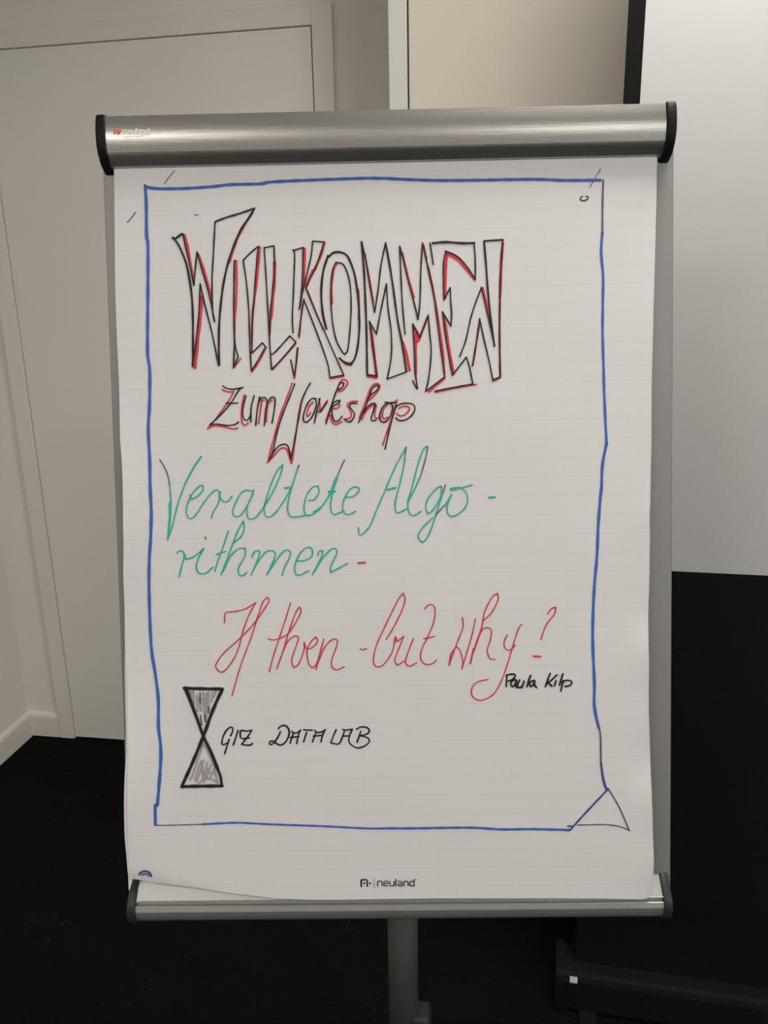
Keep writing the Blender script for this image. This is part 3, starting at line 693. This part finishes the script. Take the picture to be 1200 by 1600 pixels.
  ('blue',32,"2676 3681 2659 3467 2670 3290 2682 3112 2670 2504 2679 1995 2689 1561 2711 1048"),
  ('blue',37,"2711 1061 2658 793 2644 510 2625 355"),
  ('blue',37,"2627 361 2600 28 2582 -356 2547 -740 2525 -1182 2524 -1542 2541 -1988 2540 -2295 2594 -2576"),
  ('slate',22,"2597 -2562 2616 -2689 2620 -3041"),
  ('indigo',27,"2620 -3027 2647 -3225 2683 -3355 2716 -3367"),
 ],
 'triangle': [
  ('slate',17,"2313 -3841 2436 -3839 2683 -3839 2847 -3863 2978 -3911"),
  ('slate',17,"2978 -3911 2874 -3657 2779 -3475 2711 -3368"),
  ('indigo',22,"2217 -3910 2382 -3723 2574 -3515 2711 -3368"),
  ('indigo',22,"2190 -3854 2272 -3852"),
  ('indigo',22,"2972 -3900 2978 -3920"),
 ],
 'pen_marks': [
  ('slate',10,"-2668 4558 -2732 4492 -2796 4409"),
  ('slate',13,"-3174 4057 -3231 3985 -3283 3936"),
  ('slate',10,"-2432 4008 -2381 4011"),
  ('slate',10,"2659 4470 2592 4359 2517 4237"),
  ('black',13,"2432 4139 2405 4119 2410 4092 2452 4083 2495 4101 2500 4130 2474 4136"),
 ],
}
BAR_LOGO = [
  ('white',11,"-3218 4935 -3217 4984"),
  ('white',11,"-3217 4983 -3185 4984 -3180 4966 -3181 4935"),
  ('white',11,"-3164 4957 -3132 4960"),
  ('white',11,"-3132 4960 -3135 4982 -3160 4982 -3166 4957 -3161 4935 -3131 4934"),
  ('white',11,"-3116 4982 -3117 4942 -3108 4934 -3086 4934 -3079 4942 -3078 4982"),
  ('white',11,"-3064 5007 -3064 4932"),
  ('white',11,"-3046 4982 -3018 4982 -3012 4970 -3012 4934"),
  ('white',11,"-3012 4934 -3043 4934 -3047 4945 -3042 4955 -3013 4956"),
  ('white',11,"-2996 4934 -2995 4980"),
  ('white',11,"-2995 4980 -2968 4981 -2960 4969 -2961 4934"),
  ('white',11,"-2910 5002 -2910 4933"),
  ('white',11,"-2910 4933 -2941 4933 -2945 4956 -2939 4980 -2910 4980"),
  ('white',5,"-3220 4904 -3172 4905"),
  ('white',5,"-3161 4905 -3093 4907"),
  ('white',5,"-3081 4908 -3022 4910"),
  ('white',5,"-3014 4911 -2963 4915"),
  ('orange',20,"-3338 4941 -3336 4991 -3307 4992 -3298 4940"),
  ('orange',20,"-3278 4989 -3273 4958 -3261 4981"),
  ('orange',17,"-3320 4963 -3312 4965"),
  ('orange',17,"-3293 4943 -3273 4943"),
]
FRONT_LEFT = [(-0.343, 0.4617), (-0.3443, 0.3919), (-0.3457, 0.3121), (-0.3453, 0.2398), (-0.3441, 0.1914), (-0.3439, 0.1209), (-0.3415, 0.0901), (-0.3414, 0.0496), (-0.3427, -0.0114), (-0.3453, -0.0526), (-0.3457, -0.0941), (-0.3468, -0.1356), (-0.3457, -0.162), (-0.3446, -0.2055), (-0.345, -0.2479), (-0.344, -0.2833), (-0.346, -0.3022), (-0.3471, -0.3349), (-0.3494, -0.3805), (-0.3517, -0.4335), (-0.3528, -0.4502)]
BACK_LEFT = [(-0.3426, 0.4617), (-0.3449, 0.3121), (-0.3441, 0.1914), (-0.3435, 0.1209), (-0.3414, 0.0496), (-0.3445, -0.0526), (-0.3467, -0.119), (-0.3484, -0.1751), (-0.3474, -0.2478), (-0.3475, -0.2805), (-0.3502, -0.3127), (-0.3524, -0.3457), (-0.3542, -0.3919), (-0.3533, -0.4318), (-0.3537, -0.4503)]
RIGHT = [(0.3357, 0.4633), (0.3349, 0.4211), (0.3333, 0.3699), (0.3298, 0.259), (0.3274, 0.1793), (0.3267, 0.099), (0.3258, 0.0749), (0.3251, 0.0346), (0.3236, 0.0087), (0.3246, -0.0116), (0.3239, -0.0629), (0.3221, -0.1444), (0.3218, -0.1517), (0.3224, -0.1996), (0.3226, -0.2411), (0.3255, -0.2988), (0.3261, -0.353), (0.3283, -0.4109), (0.3291, -0.4362), (0.3286, -0.4511), (0.3287, -0.4629), (0.3277, -0.4701), (0.3247, -0.4843)]
BOTTOM = [(-0.3537, -0.4503), (-0.3386, -0.453), (-0.322, -0.4566), (-0.3068, -0.4582), (-0.2722, -0.4623), (-0.2111, -0.4717), (-0.1594, -0.4782), (-0.1193, -0.4803), (-0.086, -0.4806), (0.0539, -0.48), (0.1137, -0.4806), (0.18, -0.481), (0.2693, -0.4822), (0.3205, -0.4849), (0.3264, -0.4817)]
TAIL = [(-0.3528, -0.4441), (-0.3468, -0.4501), (-0.3537, -0.4683)]

# top clamping bar
front = [(-d, v) for d, v in BAR]
prof = [(.018, .515), (0, .5172)] + front + [(.004, .457), (.018, .459)]
bar = bpart('top_bar', prism(bmesh.new(), prof, -.3455, .3412), M_alu, smooth=True)
md = bar.modifiers.new('edges', 'EDGE_SPLIT'); md.split_angle = math.radians(28)
capf = [(-(d+.0025), v+(.002 if v > .48 else -.0005)) for d, v in BAR if d not in (.0266, .0277)]
capf = [(-.0275, .5195), (-.0308, .5182)] + capf[3:]
prof = [(.021, .517), (.0, .5195)] + capf + [(-.006, .4560), (.004, .4550), (.021, .4555)]
for a, b in ((-.3570, -.3448), (.3405, .3530)):
    o = bpart('end_cap', prism(bmesh.new(), prof, a, b), M_black, smooth=True)
    bv = o.modifiers.new('bevel', 'BEVEL'); bv.width = .002; bv.segments = 2; bv.limit_method = 'ANGLE'; bv.angle_limit = math.radians(50)
# pen tray: sloping shelf, groove, ledge, and underside with its shade painted in as darker metal
prof = [(.014, -.4600), (-.0030, -.4635), (-.0190, -.4850), (-.0200, -.4838), (-.0208, -.4844), (-.0206, -.4862), (-.0160, -.4870), (-.0160, -.4902), (-.0215, -.4902),
        (-.0225, -.4908), (-.0230, -.4972), (-.0228, -.4985), (-.0218, -.5040), (-.0195, -.5090), (-.0150, -.5135), (-.006, -.5165), (.014, -.5170)]
bm = prism(bmesh.new(), prof, -.3460, .3445)
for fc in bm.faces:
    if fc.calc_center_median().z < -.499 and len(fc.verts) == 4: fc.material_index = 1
bpart('pen_tray', bm, [M_tray, M_tray_shade])
prof = [(.018, -.4580), (-.002, -.4605), (-.006, -.4625), (-.0235, -.4840), (-.0265, -.4905), (-.0265, -.4990), (-.0245, -.5070), (-.019, -.5140), (-.010, -.5190), (.018, -.5195)]
for a, b in ((-.3570, -.3460), (.3445, .3555)):
    o = bpart('tray_end_cap', prism(bmesh.new(), prof, a, b), M_blackc, smooth=True)
    bv = o.modifiers.new('bevel', 'BEVEL'); bv.width = .002; bv.segments = 2; bv.limit_method = 'ANGLE'; bv.angle_limit = math.radians(45)
# pole, bracket, clamp, base with castors
bm = bmesh.new(); cyl(bm, (0, 0, .46), (0, 0, .90), .0222, n=48); link('upper_pole', bm, M_pole, st, True)
bm = bmesh.new(); cyl(bm, (0, 0, .10), (0, 0, .46), .0235, n=48); link('lower_pole', bm, M_pole, st, True)
bm = bmesh.new(); box(bm, (-.05, .0145, -.46), (.05, .030, -.20), .004); bpart('back_bracket', bm, M_blackc)
bm = bmesh.new(); cyl(bm, (-.045, -.02, .885), (.045, -.02, .885), .018, n=24); box(bm, (-.03, -.06, .86), (.03, .03, .90), .006); link('tilt_joint', bm, M_blackc, st, True)
bm = bmesh.new(); box(bm, (.012, -.020, .385), (.0415, .018, .512), .007, 3)
cl = link('height_clamp', bm, M_blackc, st, True)
bm = bmesh.new(); box(bm, (.0195, -.0255, .378), (.0385, -.012, .503), .006, 3)
link('clamp_lever', bm, M_clamp, cl, True)
bm = bmesh.new(); lathe(bm, [(.05, .075), (.055, .085), (.05, .11), (.03, .135), (.0235, .14)], n=40); link('base_hub', bm, M_blackc, st, True)
for k in range(5):
    a = 2*math.pi*k/5 + math.pi/2; c, s = math.cos(a), math.sin(a)
    bm = bmesh.new()
    A = [V(.04, -.017, .078), V(.04, .017, .078), V(.04, .014, .118), V(.04, -.014, .118)]
    B = [V(.31, -.012, .062), V(.31, .012, .062), V(.31, .010, .082), V(.31, -.010, .082)]
    R_ = Matrix.Rotation(a, 4, 'Z')
    A = [bm.verts.new(R_ @ v) for v in A]; B = [bm.verts.new(R_ @ v) for v in B]
    for i in range(4): bm.faces.new((A[i], A[(i+1) % 4], B[(i+1) % 4], B[i]))
    bm.faces.new(A[::-1]); bm.faces.new(B); bmesh.ops.recalc_face_normals(bm, faces=bm.faces)
    lg = link('leg', bm, M_pole, st)
    bm = bmesh.new(); t = V(-s, c, 0); p = V(c*.30, s*.30, .025)
    cyl(bm, p-t*.018, p-t*.004, .025, n=24); cyl(bm, p+t*.004, p+t*.018, .025, n=24); cyl(bm, p-t*.02, p+t*.02, .006, n=12)
    cyl(bm, (c*.296, s*.296, .025), (c*.296, s*.296, .07), .007, n=12)
    link('castor', bm, M_blackc, lg, True)

# ------------------------------------------------------------------ ink: flat ribbons lying on a surface
def catmull(pts, step=.0013):
    if len(pts) < 3: return pts
    out = []
    P = [pts[0]*2-pts[1]] + pts + [pts[-1]*2-pts[-2]]
    for i in range(1, len(P)-2):
        a, b, c, d = P[i-1:i+3]
        n = max(1, min(12, int((c-b).length/step)))
        for k in range(n):
            t = k/n
            out.append(.5*((2*b)+(c-a)*t+(2*a-5*b+4*c-d)*t*t+(3*b-a-3*c+d)*t**3))
    out.append(pts[-1]); return out
def soften(pts):
    """centripetal behaviour near sharp corners: split the stroke where it turns hard"""
    runs, cur = [], [pts[0]]
    for i in range(1, len(pts)-1):
        cur.append(pts[i])
        a, b = pts[i]-pts[i-1], pts[i+1]-pts[i]
        if a.length > 1e-6 and b.length > 1e-6 and a.normalized().dot(b.normalized()) < 0:
            runs.append(cur); cur = [pts[i]]
    cur.append(pts[-1]); runs.append(cur); return runs
def ribbon(bm, pts, width, depth, off, mi):
    def P(q): return bm.verts.new((q.x, -(depth(q.x, q.y)+off), q.y))
    def blob(c, r_):
        vs = [P(c+Vector((math.cos(t), math.sin(t)))*r_) for t in [2*math.pi*k/8 for k in range(8)]]
        fc = bm.faces.new(vs); fc.material_index = mi
    for run in soften(pts):
        q = catmull(run); q2 = [q[0]]
        for a in q[1:]:
            if (a-q2[-1]).length > 2e-4: q2.append(a)
        q = q2
        if len(q) < 2: blob(q[0], width/2); continue
        L, R = [], []; L2 = []
        for i, c in enumerate(q):
            t = (q[min(i+1, len(q)-1)]-q[max(i-1, 0)]).normalized(); n = Vector((-t.y, t.x))
            wv = width/2*(1+.10*math.sin(c.x*310+c.y*170)*(1 if 0 < i < len(q)-1 else 0))
            L.append(P(c+n*wv)); R.append(P(c-n*wv))
        for i in range(len(q)-1):
            fc = bm.faces.new((L[i], L[i+1], R[i+1], R[i])); fc.material_index = mi
        blob(q[0], width/2); blob(q[-1], width*.44)
def ink_object(name, strokes, depth, parent, base=.0005):
    cols = [c for c in ORDER if any(s[0] == c for s in strokes)]
    bm = bmesh.new()
    for i, (c, wd, s) in enumerate(strokes):
        n = [int(t)*1e-4 for t in s.split()]
        ribbon(bm, [Vector((a, b)) for a, b in zip(n[::2], n[1::2])], wd*1e-4*(1.12 if c == 'black' else 1), depth, base+.00022*cols.index(c)+i*1.5e-6, cols.index(c))
    for fc in bm.faces:
        fc.normal_update()
        if fc.normal.y > 0: fc.normal_flip()
    return link(name, bm, [M_ink[c] for c in cols], parent)
lg = ink_object('bar_lettering', BAR_LOGO, lambda a, b: bar_depth(b), bar, .0003)
lg['label'] = 'orange symbol and small white word neuland printed on the bar'

# ------------------------------------------------------------------ the paper pad
pad = empty('paper_pad'); pad.matrix_world = BM
tag(pad, 'white flipchart pad with handwritten Willkommen workshop welcome inside a blue border', 'paper')
def interp(tab, v):
    if v >= tab[0][1]: return tab[0][0]
    for (x0, v0), (x1, v1) in zip(tab, tab[1:]):
        if v1 <= v <= v0:
            t = (v0-v)/max(1e-9, v0-v1); return x0+(x1-x0)*t
    return tab[-1][0]
def interp_b(x):
    if x <= BOTTOM[0][0]: return BOTTOM[0][1]
    for (x0, v0), (x1, v1) in zip(BOTTOM, BOTTOM[1:]):
        if x0 <= x <= x1: return v0+(v1-v0)*(x-x0)/(x1-x0)
    return BOTTOM[-1][1]
def sheet(left, dx, dv, off, m, thick):
    bm = bmesh.new(); uvl = bm.loops.layers.uv.new('UVMap'); NS, NT = 90, 150; top = .4700
    ss = [.5-.5*math.cos(math.pi*i/NS) if False else i/NS for i in range(NS+1)]
    g = []
    for j in range(NT+1):
        t = j/NT; row = []
        for s in ss:
            xa = -.354+.679*s; vb = interp_b(xa)+dv; v = top+(vb-top)*t
            l = interp(left, v); r_ = interp(RIGHT, v)+dx; x_ = l+(r_-l)*s
            row.append(bm.verts.new((x_, -(sheet_depth(x_, v)-off), v)))
        g.append(row)
    for j in range(NT):
        for i in range(NS):
            fc = bm.faces.new((g[j+1][i], g[j+1][i+1], g[j][i+1], g[j][i])); fc.smooth = True
            for lp in fc.loops: lp[uvl].uv = (lp.vert.co.x, lp.vert.co.z)
    o = link('sheet', bm, m, pad, True)
    return o
fs = sheet(FRONT_LEFT, 0, 0, 0, M_paper, 0); fs['label'] = 'front sheet with all the handwriting'
sheet(BACK_LEFT, .0012, .0012, .0016, M_paperb, 0)
sheet(FRONT_LEFT, .0004, .0035, .0030, M_paperb, 0)
bm = bmesh.new()
vs = [bm.verts.new((x_, -(.0215+k), v)) for k in (0, .0004) for x_, v in ((-.3542, -.4461), (-.3478, -.4515), (-.3530, -.4675), (-.3540, -.4683))]
bm.faces.new(vs[:4]); bm.faces.new(vs[4:][::-1])
for i in range(4): bm.faces.new((vs[i], vs[(i+1) % 4], vs[4+(i+1) % 4], vs[4+i]))
bmesh.ops.recalc_face_normals(bm, faces=bm.faces)
link('sheet_corner', bm, M_paperb, pad)
NAMES = {
 'heading': ('lettering', 'black outlined capitals WILLKOMMEN with red shading'),
 'zum_workshop': ('lettering', 'black and red handwriting zum Workshop'),
 'green_words': ('lettering', 'green handwriting Veraltete Algo in the upper line'),
 'green_dash': ('lettering', 'green hyphen after Algo'),
 'red_dash': ('lettering', 'red dash after rithmen'),
 'green_lower': ('lettering', 'green handwriting rithmen in the second line'),
 'lab_name': ('lettering', 'black capitals DATA LAB'),
 'red_words': ('lettering', 'red handwriting If then but why'),
 'name': ('lettering', 'small black signature under the red line'),
 'lab': ('lettering', 'black capitals GIZ beside the hourglass'),
 'hourglass': ('hourglass_drawing', 'black hourglass drawing with grey hatching'),
 'printed_logo': ('printed_lettering', 'printed word neuland with its symbol at the bottom'),
 'round_stamp': ('round_stamp', 'half round blue printed mark at the lower left corner'),
 'border': ('border_line', 'hand-drawn blue border'),
 'triangle': ('triangle_drawing', 'small triangle at the lower right corner of the border'),
}
for q in INK.pop('pen_marks'):
    ink_object('pen_mark', [q], sheet_depth, fs)['label'] = 'stray dark pen tick'
for k, strokes in INK.items():
    o = ink_object(NAMES[k][0], strokes, sheet_depth, fs); o['label'] = NAMES[k][1]
